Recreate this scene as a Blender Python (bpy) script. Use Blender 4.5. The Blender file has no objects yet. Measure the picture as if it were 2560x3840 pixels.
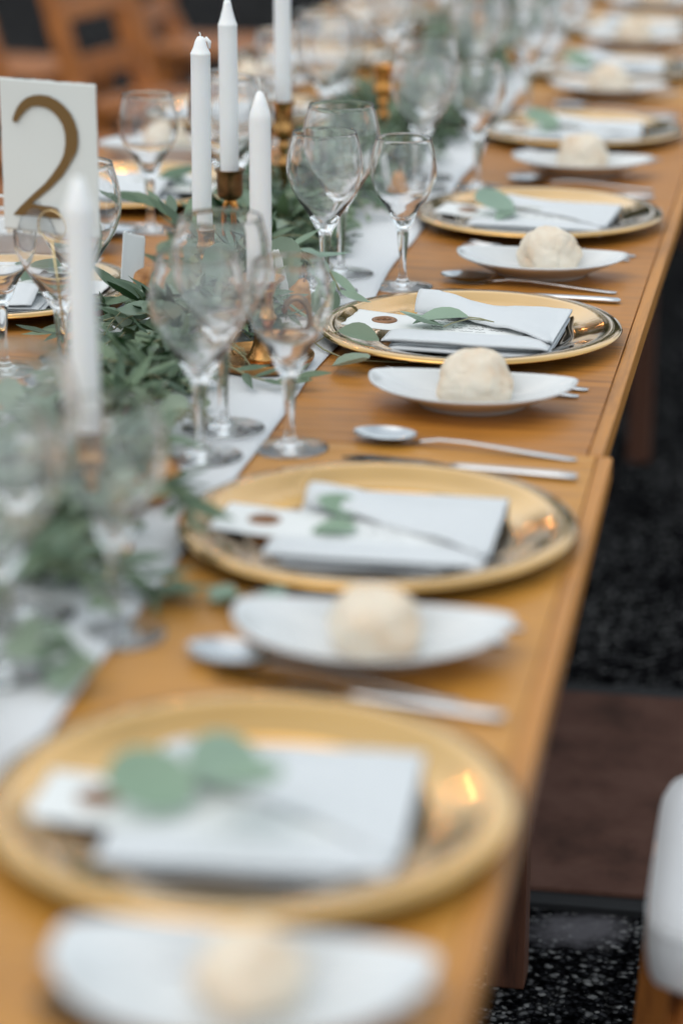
import bpy, bmesh, math, random
from mathutils import Vector, Matrix, noise
R = math.radians
random.seed(7)
S = bpy.context.scene
COL = S.collection

# ------------------------------------------------------------------ camera
T = 0.75                                   # table height (m)
cam_d = bpy.data.cameras.new("camera"); cam = bpy.data.objects.new("camera", cam_d); COL.objects.link(cam)
cam.location = (0, 0, T + 0.66)
cam.rotation_euler = (R(90 - 18.5), 0, R(10.4))
cam_d.sensor_fit = 'VERTICAL'; cam_d.sensor_height = 36; cam_d.lens = 85
cam_d.clip_start = 0.05; cam_d.clip_end = 400
cam_d.dof.use_dof = True; cam_d.dof.focus_distance = 2.64; cam_d.dof.aperture_fstop = 2.1
S.camera = cam

# ------------------------------------------------------------------ world, sun, exposure
SUN_EL, SUN_AZ = R(62), R(215)
W = bpy.data.worlds.new("World"); S.world = W; W.use_nodes = True
wn = W.node_tree; wn.nodes.clear()
sky = wn.nodes.new("ShaderNodeTexSky"); sky.sky_type = 'NISHITA'; sky.sun_disc = False
sky.sun_elevation = SUN_EL; sky.sun_rotation = SUN_AZ
sky.air_density = 0.75; sky.dust_density = 3.5; sky.ozone_density = 1.0
bg = wn.nodes.new("ShaderNodeBackground"); bg.inputs[1].default_value = 0.12
wo = wn.nodes.new("ShaderNodeOutputWorld")
# bright overcast: the physical sky seen through a pale, faintly uneven cloud layer
wtc = wn.nodes.new("ShaderNodeTexCoord"); wnz = wn.nodes.new("ShaderNodeTexNoise"); wnz.inputs["Scale"].default_value = 1.9; wnz.inputs["Detail"].default_value = 4
wn.links.new(wtc.outputs["Generated"], wnz.inputs["Vector"])
wr = wn.nodes.new("ShaderNodeValToRGB"); wr.color_ramp.elements[0].position = .3; wr.color_ramp.elements[0].color = (2.9, 3.5, 3.8, 1)
wr.color_ramp.elements[1].position = .7; wr.color_ramp.elements[1].color = (8.6, 9.4, 9.6, 1)
wn.links.new(wnz.outputs[0], wr.inputs[0])
wm = wn.nodes.new("ShaderNodeMix"); wm.data_type = 'RGBA'; wm.inputs["Factor"].default_value = .72
wn.links.new(sky.outputs[0], wm.inputs[6]); wn.links.new(wr.outputs[0], wm.inputs[7])
wn.links.new(wm.outputs[2], bg.inputs[0]); wn.links.new(bg.outputs[0], wo.inputs[0])
sun_d = bpy.data.lights.new("sun", 'SUN'); sun_d.energy = 0.5; sun_d.angle = R(70); sun_d.color = (1, .93, .84)
sun = bpy.data.objects.new("sun", sun_d); COL.objects.link(sun)
sd = Vector((math.sin(SUN_AZ) * math.cos(SUN_EL), math.cos(SUN_AZ) * math.cos(SUN_EL), math.sin(SUN_EL)))
sun.rotation_euler = sd.to_track_quat('Z', 'Y').to_euler(); sun.location = (0, 0, 6)
S.view_settings.view_transform = 'Standard'; S.view_settings.look = 'None'
S.view_settings.exposure = 0.56; S.view_settings.gamma = 1
S.view_settings.use_curve_mapping = False
S.render.engine = 'CYCLES'
cy = S.cycles
cy.max_bounces = 14; cy.transmission_bounces = 14; cy.glossy_bounces = 6; cy.diffuse_bounces = 4
cy.transparent_max_bounces = 8; cy.caustics_refractive = True; cy.caustics_reflective = False
cy.sample_clamp_indirect = 6; cy.use_denoising = True; cy.blur_glossy = 0.4

# ------------------------------------------------------------------ materials
def mat(name, col=(.5, .5, .5), rough=.5, metal=0., spec=.5, **k):
    m = bpy.data.materials.new(name); m.use_nodes = True
    p = m.node_tree.nodes["Principled BSDF"]
    p.inputs["Base Color"].default_value = (*col, 1); p.inputs["Roughness"].default_value = rough
    p.inputs["Metallic"].default_value = metal; p.inputs["Specular IOR Level"].default_value = spec
    for a, b in k.items(): p.inputs[a.replace("_", " ")].default_value = b
    return m, m.node_tree, p
def N(nt, typ, **k):
    n = nt.nodes.new(typ)
    for a, b in k.items():
        if a.startswith("i_"):
            n.inputs[int(a[2:]) if a[2:].isdigit() else a[2:]].default_value = b
        else: setattr(n, a, b)
    return n
def ramp(nt, stops):
    r = nt.nodes.new("ShaderNodeValToRGB")
    while len(r.color_ramp.elements) < len(stops): r.color_ramp.elements.new(.5)
    for e, (p, c) in zip(r.color_ramp.elements, stops): e.position = p; e.color = (*c, 1)
    return r
def coords(nt, scale=(1, 1, 1), rot=(0, 0, 0)):
    t = N(nt, "ShaderNodeTexCoord"); m = N(nt, "ShaderNodeMapping")
    m.inputs["Scale"].default_value = scale; m.inputs["Rotation"].default_value = rot
    nt.links.new(t.outputs["Object"], m.inputs[0]); return m.outputs[0]
def noise_n(nt, vec, scale, detail=4, rough=.55, dist=0):
    n = N(nt, "ShaderNodeTexNoise"); n.inputs["Scale"].default_value = scale
    n.inputs["Detail"].default_value = detail; n.inputs["Roughness"].default_value = rough
    n.inputs["Distortion"].default_value = dist
    nt.links.new(vec, n.inputs["Vector"]); return n
def bump(nt, p, h, strength=.2, dist=.001):
    b = N(nt, "ShaderNodeBump"); b.inputs["Strength"].default_value = strength
    b.inputs["Distance"].default_value = dist
    nt.links.new(h, b.inputs["Height"]); nt.links.new(b.outputs[0], p.inputs["Normal"])

def wood(name, dark, light, grain=(3, 60, 60), rough=.40, coat=.07):
    m, nt, p = mat(name, light, rough)
    v = coords(nt, grain)
    n1 = noise_n(nt, v, 1.6, 6, .6, .6)
    v2 = coords(nt, (grain[0] * 2.5, grain[1] * 5, grain[2] * 5)); n2 = noise_n(nt, v2, 2, 4, .7)
    v3 = coords(nt, (1, 1, 1)); n3 = noise_n(nt, v3, 4, 3)
    a = N(nt, "ShaderNodeMath", operation='MULTIPLY_ADD'); nt.links.new(n2.outputs[0], a.inputs[0]); a.inputs[1].default_value = .45
    nt.links.new(n1.outputs[0], a.inputs[2])
    b = N(nt, "ShaderNodeMath", operation='MULTIPLY_ADD'); nt.links.new(n3.outputs[0], b.inputs[0]); b.inputs[1].default_value = .5
    nt.links.new(a.outputs[0], b.inputs[2])
    r = ramp(nt, [(.55, dark), (.95, light), (1.3, light)])
    mr = N(nt, "ShaderNodeMapRange"); mr.inputs["From Min"].default_value = .72; mr.inputs["From Max"].default_value = 1.18
    nt.links.new(b.outputs[0], mr.inputs[0]); r = ramp(nt, [(0, dark), (.6, light), (1, tuple(c * 1.08 for c in light))])
    nt.links.new(mr.outputs[0], r.inputs[0]); nt.links.new(r.outputs[0], p.inputs["Base Color"])
    rr = N(nt, "ShaderNodeMapRange"); rr.inputs["To Min"].default_value = rough - .07; rr.inputs["To Max"].default_value = rough + .12
    nt.links.new(n1.outputs[0], rr.inputs[0]); nt.links.new(rr.outputs[0], p.inputs["Roughness"])
    p.inputs["Coat Weight"].default_value = coat; p.inputs["Coat Roughness"].default_value = .25
    bump(nt, p, a.outputs[0], .25, .0008)
    return m
M = {}
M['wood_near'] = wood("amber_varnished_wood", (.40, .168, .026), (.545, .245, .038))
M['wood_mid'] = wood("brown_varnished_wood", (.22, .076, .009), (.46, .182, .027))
M['wood_strip'] = wood("edge_strip_wood", (.34, .135, .022), (.52, .215, .036), grain=(60, 3, 60))
M['wood_chair'] = wood("reddish_chair_wood", (.15, .045, .008), (.46, .155, .028), grain=(20, 20, 3), rough=.45)
M['wood_leg'] = wood("dark_leg_wood", (.05, .018, .010), (.11, .04, .02), grain=(40, 40, 3), rough=.5)

def cloth(name, col, weave=900, wr=.25):
    m, nt, p = mat(name, col, .85, spec=.2)
    v = coords(nt)
    w1 = N(nt, "ShaderNodeTexWave", wave_type='BANDS', bands_direction='X'); w1.inputs["Scale"].default_value = weave
    w2 = N(nt, "ShaderNodeTexWave", wave_type='BANDS', bands_direction='Y'); w2.inputs["Scale"].default_value = weave
    nt.links.new(v, w1.inputs[0]); nt.links.new(v, w2.inputs[0])
    ad = N(nt, "ShaderNodeMath", operation='ADD'); nt.links.new(w1.outputs["Fac"], ad.inputs[0]); nt.links.new(w2.outputs["Fac"], ad.inputs[1])
    nz = noise_n(nt, v, 25, 4); a2 = N(nt, "ShaderNodeMath", operation='MULTIPLY_ADD')
    nt.links.new(ad.outputs[0], a2.inputs[0]); a2.inputs[1].default_value = .06; nt.links.new(nz.outputs[0], a2.inputs[2])
    bump(nt, p, a2.outputs[0], wr, .003)
    p.inputs["Sheen Weight"].default_value = .15
    return m
M['napkin'] = cloth("white_napkin_cotton", (.72, .74, .755), 900, .5)
M['runner'] = cloth("off_white_runner_linen", (.80, .81, .825), 700, .45)
M['cushion'] = cloth("white_cushion_cotton", (.84, .85, .87), 500, .35)

def paper(name, col):
    m, nt, p = mat(name, col, .8, spec=.25)
    v = coords(nt); n = noise_n(nt, v, 180, 5); bump(nt, p, n.outputs[0], .15, .0005)
    return m
M['paper'] = paper("deckle_paper", (.78, .79, .78))
M['card'] = paper("table_number_paper", (.72, .75, .73))
M['ink'] = mat("grey_ink", (.10, .10, .11), .7)[0]
m, nt, p = mat("bronze_card_ink", (.23, .135, .048), .42, metal=.35); M['gold_ink'] = m
v = coords(nt); n = noise_n(nt, v, 900, 2); bump(nt, p, n.outputs[0], .2, .0003)

m, nt, p = mat("white_candle_wax", (.94, .935, .92), .42, spec=.4)
p.inputs["Subsurface Weight"].default_value = .35; p.inputs["Subsurface Radius"].default_value = (.006, .005, .004)
v = coords(nt, (1, 1, .2)); n = noise_n(nt, v, 120, 3); bump(nt, p, n.outputs[0], .12, .0006); M['wax'] = m
M['wick'] = mat("cotton_wick", (.75, .74, .70), .9)[0]

def metal(name, c1, c2, rough, sc=8, stretch=(1, 1, 1), bmp=.0, aniso=0):
    m, nt, p = mat(name, c1, rough, metal=1)
    v = coords(nt, stretch); n = noise_n(nt, v, sc, 5, .6); r = ramp(nt, [(.35, c1), (.7, c2)])
    nt.links.new(n.outputs[0], r.inputs[0]); nt.links.new(r.outputs[0], p.inputs["Base Color"])
    mr = N(nt, "ShaderNodeMapRange"); mr.inputs["To Min"].default_value = rough * .8; mr.inputs["To Max"].default_value = rough * 1.35
    n2 = noise_n(nt, v, sc * 4, 3); nt.links.new(n2.outputs[0], mr.inputs[0]); nt.links.new(mr.outputs[0], p.inputs["Roughness"])
    if bmp: bump(nt, p, n2.outputs[0], bmp, .0004)
    return m
M['gold'] = metal("golden_charger_metal", (.70, .37, .080), (.74, .41, .10), .10, 3, (1, 1, 1), .02)
gp = M['gold'].node_tree.nodes['Principled BSDF']; gp.inputs['Coat Weight'].default_value = 1; gp.inputs['Coat Roughness'].default_value = .03; gp.inputs['Coat IOR'].default_value = 1.65
M['brass'] = metal("antique_brass", (.30, .135, .045), (.62, .34, .12), .24, 40)
M['brass_dark'] = metal("dark_tarnished_brass", (.10, .055, .03), (.32, .18, .08), .3, 30)
M['copper'] = metal("orange_copper", (.60, .24, .06), (.75, .36, .10), .22, 20)
M['steel'] = metal("polished_cutlery_steel", (.62, .63, .64), (.70, .70, .71), .13, 20)
M['wire'] = metal("pale_gold_wire", (.72, .55, .30), (.80, .64, .38), .25, 50)
M['seal'] = mat("bronze_sealing_wax", (.30, .15, .075), .38, metal=.45)[0]
M['screw'] = mat("dark_steel_hardware", (.12, .1, .09), .4, metal=1)[0]

m, nt, p = mat("whitened_glass", (1, 1, 1), 0.0); p.inputs["Transmission Weight"].default_value = .975; p.inputs["IOR"].default_value = 1.46  # slight diffuse white mixed in, standing for bright sky reflections and frosting
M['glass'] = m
m, nt, p = mat("white_glazed_porcelain", (.67, .685, .69), .12, spec=.5); M['china'] = m

m, nt, p = mat("pale_bread_crust", (.66, .52, .34), .7, spec=.25)
v = coords(nt); n = noise_n(nt, v, 22, 5, .6); r = ramp(nt, [(.30, (.70, .50, .33)), (.50, (.76, .66, .53)), (.75, (.80, .73, .62))])
nt.links.new(n.outputs[0], r.inputs[0]); nt.links.new(r.outputs[0], p.inputs["Base Color"])
n2 = noise_n(nt, v, 160, 6, .7); bump(nt, p, n2.outputs[0], .22, .001)
p.inputs["Subsurface Weight"].default_value = .12; p.inputs["Subsurface Radius"].default_value = (.008, .005, .003); M['bread'] = m
m, nt, p = mat("golden_brown_pear_skin", (.5, .25, .08), .4)
v = coords(nt); n = noise_n(nt, v, 60, 5, .6); r = ramp(nt, [(.3, (.28, .11, .03)), (.5, (.50, .22, .06)), (.75, (.62, .33, .11))])
nt.links.new(n.outputs[0], r.inputs[0]); nt.links.new(r.outputs[0], p.inputs["Base Color"]); M['pear'] = m

def leafmat(name, c1, c2, c3, rough=.5, tr=.25):
    m, nt, p = mat(name, c1, rough - .08, spec=.3)
    g = N(nt, "ShaderNodeNewGeometry"); oi = N(nt, "ShaderNodeObjectInfo")
    a = N(nt, "ShaderNodeMath", operation='ADD'); nt.links.new(g.outputs["Random Per Island"], a.inputs[0]); nt.links.new(oi.outputs["Random"], a.inputs[1])
    f = N(nt, "ShaderNodeMath", operation='FRACT'); nt.links.new(a.outputs[0], f.inputs[0])
    r = ramp(nt, [(0, c1), (.5, c2), (1, c3)]); nt.links.new(f.outputs[0], r.inputs[0])
    v = coords(nt); n = noise_n(nt, v, 90, 4)
    mx = N(nt, "ShaderNodeMix", data_type='RGBA', blend_type='MULTIPLY'); mx.inputs["Factor"].default_value = .35
    nt.links.new(r.outputs[0], mx.inputs[6]); nt.links.new(n.outputs[0], mx.inputs[7])
    br = N(nt, "ShaderNodeMix", data_type='RGBA', blend_type='MIX'); nt.links.new(g.outputs["Backfacing"], br.inputs[0])
    lt = N(nt, "ShaderNodeMix", data_type='RGBA', blend_type='MIX'); lt.inputs["Factor"].default_value = .35
    nt.links.new(mx.outputs[2], lt.inputs[6]); lt.inputs[7].default_value = (.34, .46, .34, 1)
    nt.links.new(mx.outputs[2], br.inputs[6]); nt.links.new(lt.outputs[2], br.inputs[7])
    nt.links.new(br.outputs[2], p.inputs["Base Color"])
    tl = N(nt, "ShaderNodeBsdfTranslucent"); nt.links.new(br.outputs[2], tl.inputs[0])
    ms = N(nt, "ShaderNodeMixShader"); ms.inputs[0].default_value = tr
    out = nt.nodes["Material Output"]
    nt.links.new(p.outputs[0], ms.inputs[1]); nt.links.new(tl.outputs[0], ms.inputs[2]); nt.links.new(ms.outputs[0], out.inputs[0])
    bump(nt, p, n.outputs[0], .12, .0008)
    return m
M['leaf_round'] = leafmat("silver_dollar_leaf", (.24, .33, .23), (.42, .49, .38), (.17, .23, .12))
M['leaf_small'] = leafmat("grey_green_small_leaf", (.14, .195, .08), (.28, .34, .20), (.08, .125, .04))
M['leaf_long'] = leafmat("dark_green_long_leaf", (.014, .045, .014), (.05, .105, .036), (.19, .27, .14), .48)
M['leaf_pale'] = leafmat("pale_green_leaf", (.30, .43, .30), (.37, .49, .37), (.32, .46, .40))
M['stem'] = mat("olive_green_stem", (.30, .29, .16), .6)[0]
M['stem_red'] = mat("reddish_brown_stem", (.28, .14, .09), .6)[0]

# ground
m, nt, p = mat("dark_asphalt", (.02, .02, .022), .95, spec=.0)
v = coords(nt)
vo = N(nt, "ShaderNodeTexVoronoi"); vo.inputs["Scale"].default_value = 125; vo.inputs["Randomness"].default_value = 1
nz = noise_n(nt, v, 60, 3); mixv = N(nt, "ShaderNodeVectorMath", operation='MULTIPLY_ADD'); nt.links.new(nz.outputs["Color"], mixv.inputs[0])
mixv.inputs[1].default_value = (.016, .016, .016); nt.links.new(v, mixv.inputs[2]); nt.links.new(mixv.outputs[0], vo.inputs["Vector"])
sep = N(nt, "ShaderNodeSeparateColor"); nt.links.new(vo.outputs["Color"], sep.inputs[0])
big = noise_n(nt, v, 5, 3)
t1 = N(nt, "ShaderNodeMath", operation='MULTIPLY_ADD'); nt.links.new(big.outputs[0], t1.inputs[0]); t1.inputs[1].default_value = .55; nt.links.new(sep.outputs[0], t1.inputs[2])
r = ramp(nt, [(.52, (.008, .008, .009)), (.66, (.030, .030, .033)), (.76, (.055, .055, .058)), (.93, (.22, .215, .21))])
mr = N(nt, "ShaderNodeMapRange"); mr.inputs["From Max"].default_value = 1.32; nt.links.new(t1.outputs[0], mr.inputs[0])
nt.links.new(mr.outputs[0], r.inputs[0])
dd = ramp(nt, [(.25, (1, 1, 1)), (.62, (.12, .12, .12))]); nt.links.new(vo.outputs["Distance"], dd.inputs[0])
mm = N(nt, "ShaderNodeMix", data_type='RGBA', blend_type='MULTIPLY'); mm.inputs["Factor"].default_value = 1
nt.links.new(r.outputs[0], mm.inputs[6]); nt.links.new(dd.outputs[0], mm.inputs[7])
# a worn pale patch
pn = noise_n(nt, v, 14, 5, .65); sx = N(nt, "ShaderNodeVectorMath", operation='DISTANCE'); nt.links.new(v, sx.inputs[0]); sx.inputs[1].default_value = (-.185, 2.63, 0)
pa = N(nt, "ShaderNodeMath", operation='MULTIPLY_ADD'); nt.links.new(pn.outputs[0], pa.inputs[0]); pa.inputs[1].default_value = .12; nt.links.new(sx.outputs["Value"], pa.inputs[2])
pr = ramp(nt, [(.085, (.75, .75, .75)), (.125, (0, 0, 0))]); nt.links.new(pa.outputs[0], pr.inputs[0])
pm = N(nt, "ShaderNodeMix", data_type='RGBA', blend_type='MIX'); nt.links.new(pr.outputs[0], pm.inputs[0])
nt.links.new(mm.outputs[2], pm.inputs[6]); pm.inputs[7].default_value = (.15, .14, .15, 1)
nt.links.new(pm.outputs[2], p.inputs["Base Color"]); bump(nt, p, mr.outputs[0], .6, .004); M['asphalt'] = m
m, nt, p = mat("brown_paving_stone", (.07, .04, .035), .9, spec=.15)
v = coords(nt); n = noise_n(nt, v, 9, 7, .65); r = ramp(nt, [(.3, (.050, .024, .017)), (.5, (.098, .046, .033)), (.7, (.135, .068, .050))])
nt.links.new(n.outputs[0], r.inputs[0]); nt.links.new(r.outputs[0], p.inputs["Base Color"]); n2 = noise_n(nt, v, 120, 4); bump(nt, p, n2.outputs[0], .5, .002); M['slab'] = m
M['joint'] = mat("black_joint", (.008, .008, .009), .8)[0]

# ------------------------------------------------------------------ helpers
def mesh(name, verts, faces, m=None, smooth=True):
    me = bpy.data.meshes.new(name); me.from_pydata([tuple(v) for v in verts], [], faces); me.update()
    if smooth: me.polygons.foreach_set("use_smooth", [True] * len(me.polygons))
    if m: me.materials.append(m if not isinstance(m, str) else M[m])
    return me
def obj(name, me, parent=None, loc=(0, 0, 0), rot=(0, 0, 0), **props):
    o = bpy.data.objects.new(name, me); COL.objects.link(o); o.location = loc; o.rotation_euler = rot
    if parent: o.parent = parent
    for k, v in props.items(): o[k] = v
    return o
def tag(o, label=None, category=None, group=None, kind=None):
    for k, v in (("label", label), ("category", category), ("group", group), ("kind", kind)):
        if v: o[k] = v
    return o
def copy_tree(o, parent=None):
    c = o.copy(); COL.objects.link(c); c.parent = parent
    for ch in o.children: copy_tree(ch, c)
    return c
class MB:
    def __init__(s): s.v = []; s.f = []
    def add(s, vs, fs, mtx=None):
        b = len(s.v); s.v += [(mtx @ Vector(v)) if mtx else Vector(v) for v in vs]; s.f += [tuple(i + b for i in f) for f in fs]; return s
    def lathe(s, prof, seg=40, mtx=None, rmod=None, flip=False):
        if flip: prof = prof[::-1]
        vs, fs = [], []; n = len(prof)
        for i in range(seg):
            a = 2 * math.pi * i / seg; k = rmod(a) if rmod else 1
            for r, z in prof: vs.append((r * k * math.cos(a), r * k * math.sin(a), z))
        for i in range(seg):
            j = (i + 1) % seg
            for q in range(n - 1): fs.append((i * n + q, j * n + q, j * n + q + 1, i * n + q + 1))
        return s.add(vs, fs, mtx)
    def box(s, a, b, mtx=None, bev=.0):
        x0, y0, z0 = a; x1, y1, z1 = b
        if bev <= 0:
            vs = [(x0, y0, z0), (x1, y0, z0), (x1, y1, z0), (x0, y1, z0), (x0, y0, z1), (x1, y0, z1), (x1, y1, z1), (x0, y1, z1)]
            return s.add(vs, [(3, 2, 1, 0), (4, 5, 6, 7), (0, 1, 5, 4), (1, 2, 6, 5), (2, 3, 7, 6), (3, 0, 4, 7)], mtx)
        bm = bmesh.new(); r = bmesh.ops.create_cube(bm, size=1)
        for v in bm.verts: v.co = Vector(((x0 + x1) / 2 + v.co.x * (x1 - x0), (y0 + y1) / 2 + v.co.y * (y1 - y0), (z0 + z1) / 2 + v.co.z * (z1 - z0)))
        bmesh.ops.bevel(bm, geom=bm.edges[:], offset=bev, segments=2, affect='EDGES', profile=.6)
        bm.verts.index_update(); vs = [v.co.copy() for v in bm.verts]; fs = [tuple(v.index for v in f.verts) for f in bm.faces]; bm.free()
        return s.add(vs, fs, mtx)
    def tube(s, pts, r, seg=8, cap=True, flat=1.):
        pts = [Vector(p) for p in pts]; vs, fs = [], []; n = len(pts); prev = None
        for i, p in enumerate(pts):
            d = (pts[min(i + 1, n - 1)] - pts[max(i - 1, 0)]).normalized()
            u = (prev - prev.project(d)).normalized() if prev is not None else d.orthogonal().normalized()
            prev = u; w = d.cross(u); rr = r[i] if isinstance(r, (list, tuple)) else r
            for k in range(seg):
                a = 2 * math.pi * k / seg; vs.append(p + u * rr * math.cos(a) + w * rr * flat * math.sin(a))
        for i in range(n - 1):
            for k in range(seg):
                k2 = (k + 1) % seg; fs.append((i * seg + k, i * seg + k2, (i + 1) * seg + k2, (i + 1) * seg + k))
        if cap: fs.append(tuple(range(seg))[::-1]); fs.append(tuple((n - 1) * seg + k for k in range(seg)))
        return s.add(vs, fs)
    def grid(s, fn, nu, nv):
        vs = [fn(i / nu, j / nv) for j in range(nv + 1) for i in range(nu + 1)]
        fs = [(j * (nu + 1) + i, j * (nu + 1) + i + 1, (j + 1) * (nu + 1) + i + 1, (j + 1) * (nu + 1) + i) for j in range(nv) for i in range(nu)]
        return s.add(vs, fs)
    def me(s, name, m, smooth=True): return mesh(name, s.v, s.f, m, smooth)
def solid(o, t, off=0):
    md = o.modifiers.new("solid", 'SOLIDIFY'); md.thickness = t; md.offset = off; return o
def nz(x, y, z=0): return noise.noise(Vector((x, y, z)))

# ------------------------------------------------------------------ ground
g = MB().box((-60, -20, -.3), (60, 120, 0))
tag(obj("ground", g.me("ground", 'asphalt', False)), "dark speckled asphalt ground under the tables", kind='structure')
sl = MB().box((-3.2, 2.705, .002), (4, 3.34, .014), bev=.003)
tag(obj("paving_slab", sl.me("slab", 'slab', False)), "reddish brown stone paving band crossing the dark asphalt", kind='structure')
jn = MB().box((-3.2, 2.672, -.01), (4, 2.704, .008)).box((-3.2, 3.341, -.01), (4, 3.385, .008))
tag(obj("paving_joint", jn.me("joint", 'joint', False)), "black joints along both sides of the brown paving band", kind='structure')

# ------------------------------------------------------------------ trees far beyond the tables (mirrored in the polished plates)
m, nt, p = mat("tree_foliage", (.05, .08, .03), .7, spec=.2)
g_ = N(nt, "ShaderNodeNewGeometry"); r = ramp(nt, [(0, (.025, .045, .015)), (.6, (.06, .09, .03)), (1, (.11, .13, .05))]); nt.links.new(g_.outputs["Random Per Island"], r.inputs[0]); nt.links.new(r.outputs[0], p.inputs["Base Color"]); M['tree_leaf'] = m
def make_tree():
    rnd = random.Random(5); root = obj("broadleaf_tree", None); tr = MB()
    tr.tube([(0, 0, 0), (.05, 0, 1.2), (-.04, .05, 2.4), (.1, 0, 4.2)], [.24, .19, .16, .08], 10)
    cl = [Vector((rnd.gauss(0, 1.3), rnd.gauss(0, 1.2), 4.2 + rnd.gauss(0, 1.1))) for _ in range(22)]
    for c in cl[:10]: tr.tube([(0, 0, 2.3), Vector((0, 0, 2.6)).lerp(c, .5), c], [.08, .05, .02], 6)
    obj("trunk", tr.me("trunk", 'wood_leg'), root)
    cr_ = MB()
    for c in cl:
        for k in range(150):
            d = Vector((rnd.gauss(0, 1), rnd.gauss(0, 1), rnd.gauss(0, .8))).normalized() * rnd.uniform(.2, .85); q = c + d; w = rnd.uniform(.07, .15)
            a = Vector((rnd.gauss(0, 1), rnd.gauss(0, 1), rnd.gauss(0, 1))).normalized(); b2 = a.orthogonal().normalized()
            cr_.add([q - a * w, q + b2 * w * .6, q + a * w, q - b2 * w * .6], [(0, 1, 2, 3)])
    obj("crown", cr_.me("crown", 'tree_leaf', False), root); return root
t0_ = make_tree()
for i, (x, y, sc_, lab) in enumerate(((-9.5, 17, 1.0, "left end"), (-6.2, 19, 1.15, "second from the left"), (-3.2, 18, .95, "third from the left"), (0, 20, 1.2, "in line with the tables"), (3.4, 18, 1.0, "right of the tables"))):
    t_ = t0_ if i == 0 else copy_tree(t0_); t_.location = (x, y, 0); t_.rotation_euler = (0, 0, i * 1.7); t_.scale = (sc_,) * 3
    tag(t_, "broadleaf tree beyond the tables, " + lab + " of the row", "tree", "trees beyond the tables")

# ------------------------------------------------------------------ tables
TH = .020
def table(y0, y1, x0, x1, top, label, rz=0, px=0, py=0):
    t = obj("trestle_table", None, loc=(px, py, 0), rot=(0, 0, rz))
    tag(t, label, "table", "wooden trestle tables standing end to end")
    y0 -= py; y1 -= py; x0 -= px; x1 -= px
    es, ss = .030, .014
    obj("tabletop", MB().box((x0 + ss + .0008, y0 + es + .0008, T - TH), (x1 - ss - .0008, y1 - es - .0008, T), bev=.0012).me("tabletop", M[top], False), t)
    for a, b in ((x0, x0 + ss), (x1 - ss, x1)):
        obj("side_strip", MB().box((a, y0 + .001, T - TH - .004), (b, y1 - .001, T + .0007), bev=.0028).me("side_strip", 'wood_strip', False), t)
    for a, b in ((y0, y0 + es), (y1 - es, y1)):
        obj("end_strip", MB().box((x0 + ss + .001, a, T - TH - .002), (x1 - ss - .001, b, T + .0004), bev=.0022).me("end_strip", M[top], False), t)
    for y in (y0 + .35, y1 - .35):
        for x in (x0 + .15, x1 - (.118 if y < (y0 + y1) / 2 else .23)):
            obj("leg", MB().box((x - .022, y - .022, 0), (x + .022, y + .022, T - TH - .03), bev=.003).me("leg", 'wood_leg', False), t)
            obj("hinge", MB().box((x - .03, y - .03, T - TH - .03), (x + .03, y + .03, T - TH - .0045), bev=.002).me("hinge", 'screw', False), t)
        obj("crossbar", MB().box((x0 + .172, y - .012, .22), (x1 - .172, y + .012, .27), bev=.003).me("crossbar", 'wood_leg', False), t)
    obj("apron", MB().box((x1 - .075, y0 + .06, T - TH - .07), (x1 - .055, y1 - .06, T - TH - .0045), bev=.002).me("apron", 'wood_leg', False), t)
    obj("apron", MB().box((x0 + .055, y0 + .06, T - TH - .07), (x0 + .075, y1 - .06, T - TH - .0045), bev=.002).me("apron", 'wood_leg', False), t)
    return t
table(.12, 2.142, -1.055, -.139, 'wood_near', "amber wooden trestle table nearest the camera, ending at the cross joint")
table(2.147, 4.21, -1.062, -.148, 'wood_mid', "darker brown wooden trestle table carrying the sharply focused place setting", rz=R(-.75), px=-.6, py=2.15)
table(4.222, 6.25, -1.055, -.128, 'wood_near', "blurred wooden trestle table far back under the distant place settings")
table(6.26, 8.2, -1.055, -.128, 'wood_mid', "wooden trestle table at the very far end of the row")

# runner
def runner_fn(u, v):
    y = .3 + v * 7.6
    xl = -.735 + .010 * nz(y * 3, 1) + .02 * nz(y * 1.1, 5); xr = -.463 + .007 * nz(y * 4, 9) + .012 * nz(y * 1.3, 3)
    x = xl + (xr - xl) * u
    z = T + .0016 + .0035 * max(0, nz(x * 9, y * 5, 2)) + .0012 * abs(nz(x * 30, y * 14, 4))
    return Vector((x, y, z))
ro = obj("table_runner", MB().grid(runner_fn, 26, 620).me("table_runner", 'runner')); solid(ro, .0012, 1)
tag(ro, "long off-white cloth runner down the middle of the tables", "runner")

# ------------------------------------------------------------------ names of the settings
def offset_label(side, k):
    if side > 0:
        return ["right-hand setting below the frame's bottom edge", "nearest right-hand setting with the big round leaves",
                "second right-hand setting, just before the table joint", "sharply focused right-hand setting beyond the table joint",
                "fourth right-hand setting, behind the sharp one", "fifth right-hand setting from the front", "sixth right-hand setting from the front",
                "seventh right-hand setting, at the top right corner", "eighth right-hand setting, cut by the top edge"][k]
    return ["left-hand setting beside the number card", "left-hand setting beyond the number card", "third left-hand setting, by the wooden chairs",
            "fourth left-hand setting, behind the candles", "fifth left-hand setting, near the top edge", "farthest left-hand setting at the top edge"][k]

# ------------------------------------------------------------------ prototypes
# charger
def rimwave(a): return 1 + .0015 * math.sin(3 * a)
ch_prof = [(0, .0030), (.05, .0030), (.100, .0034), (.1065, .0042), (.110, .0075), (.1125, .0088), (.116, .0092), (.131, .0132), (.145, .0176), (.1490, .0186), (.153, .0190), (.159, .0187), (.1635, .0176), (.1658, .0160), (.1655, .0150),
           (.162, .0160), (.150, .0160), (.135, .0102), (.116, .0068), (.108, .0012), (.105, .0004), (0, .0004)]
charger_me = MB().lathe(ch_prof, 96, flip=True).me("charger_plate", 'gold')
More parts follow.
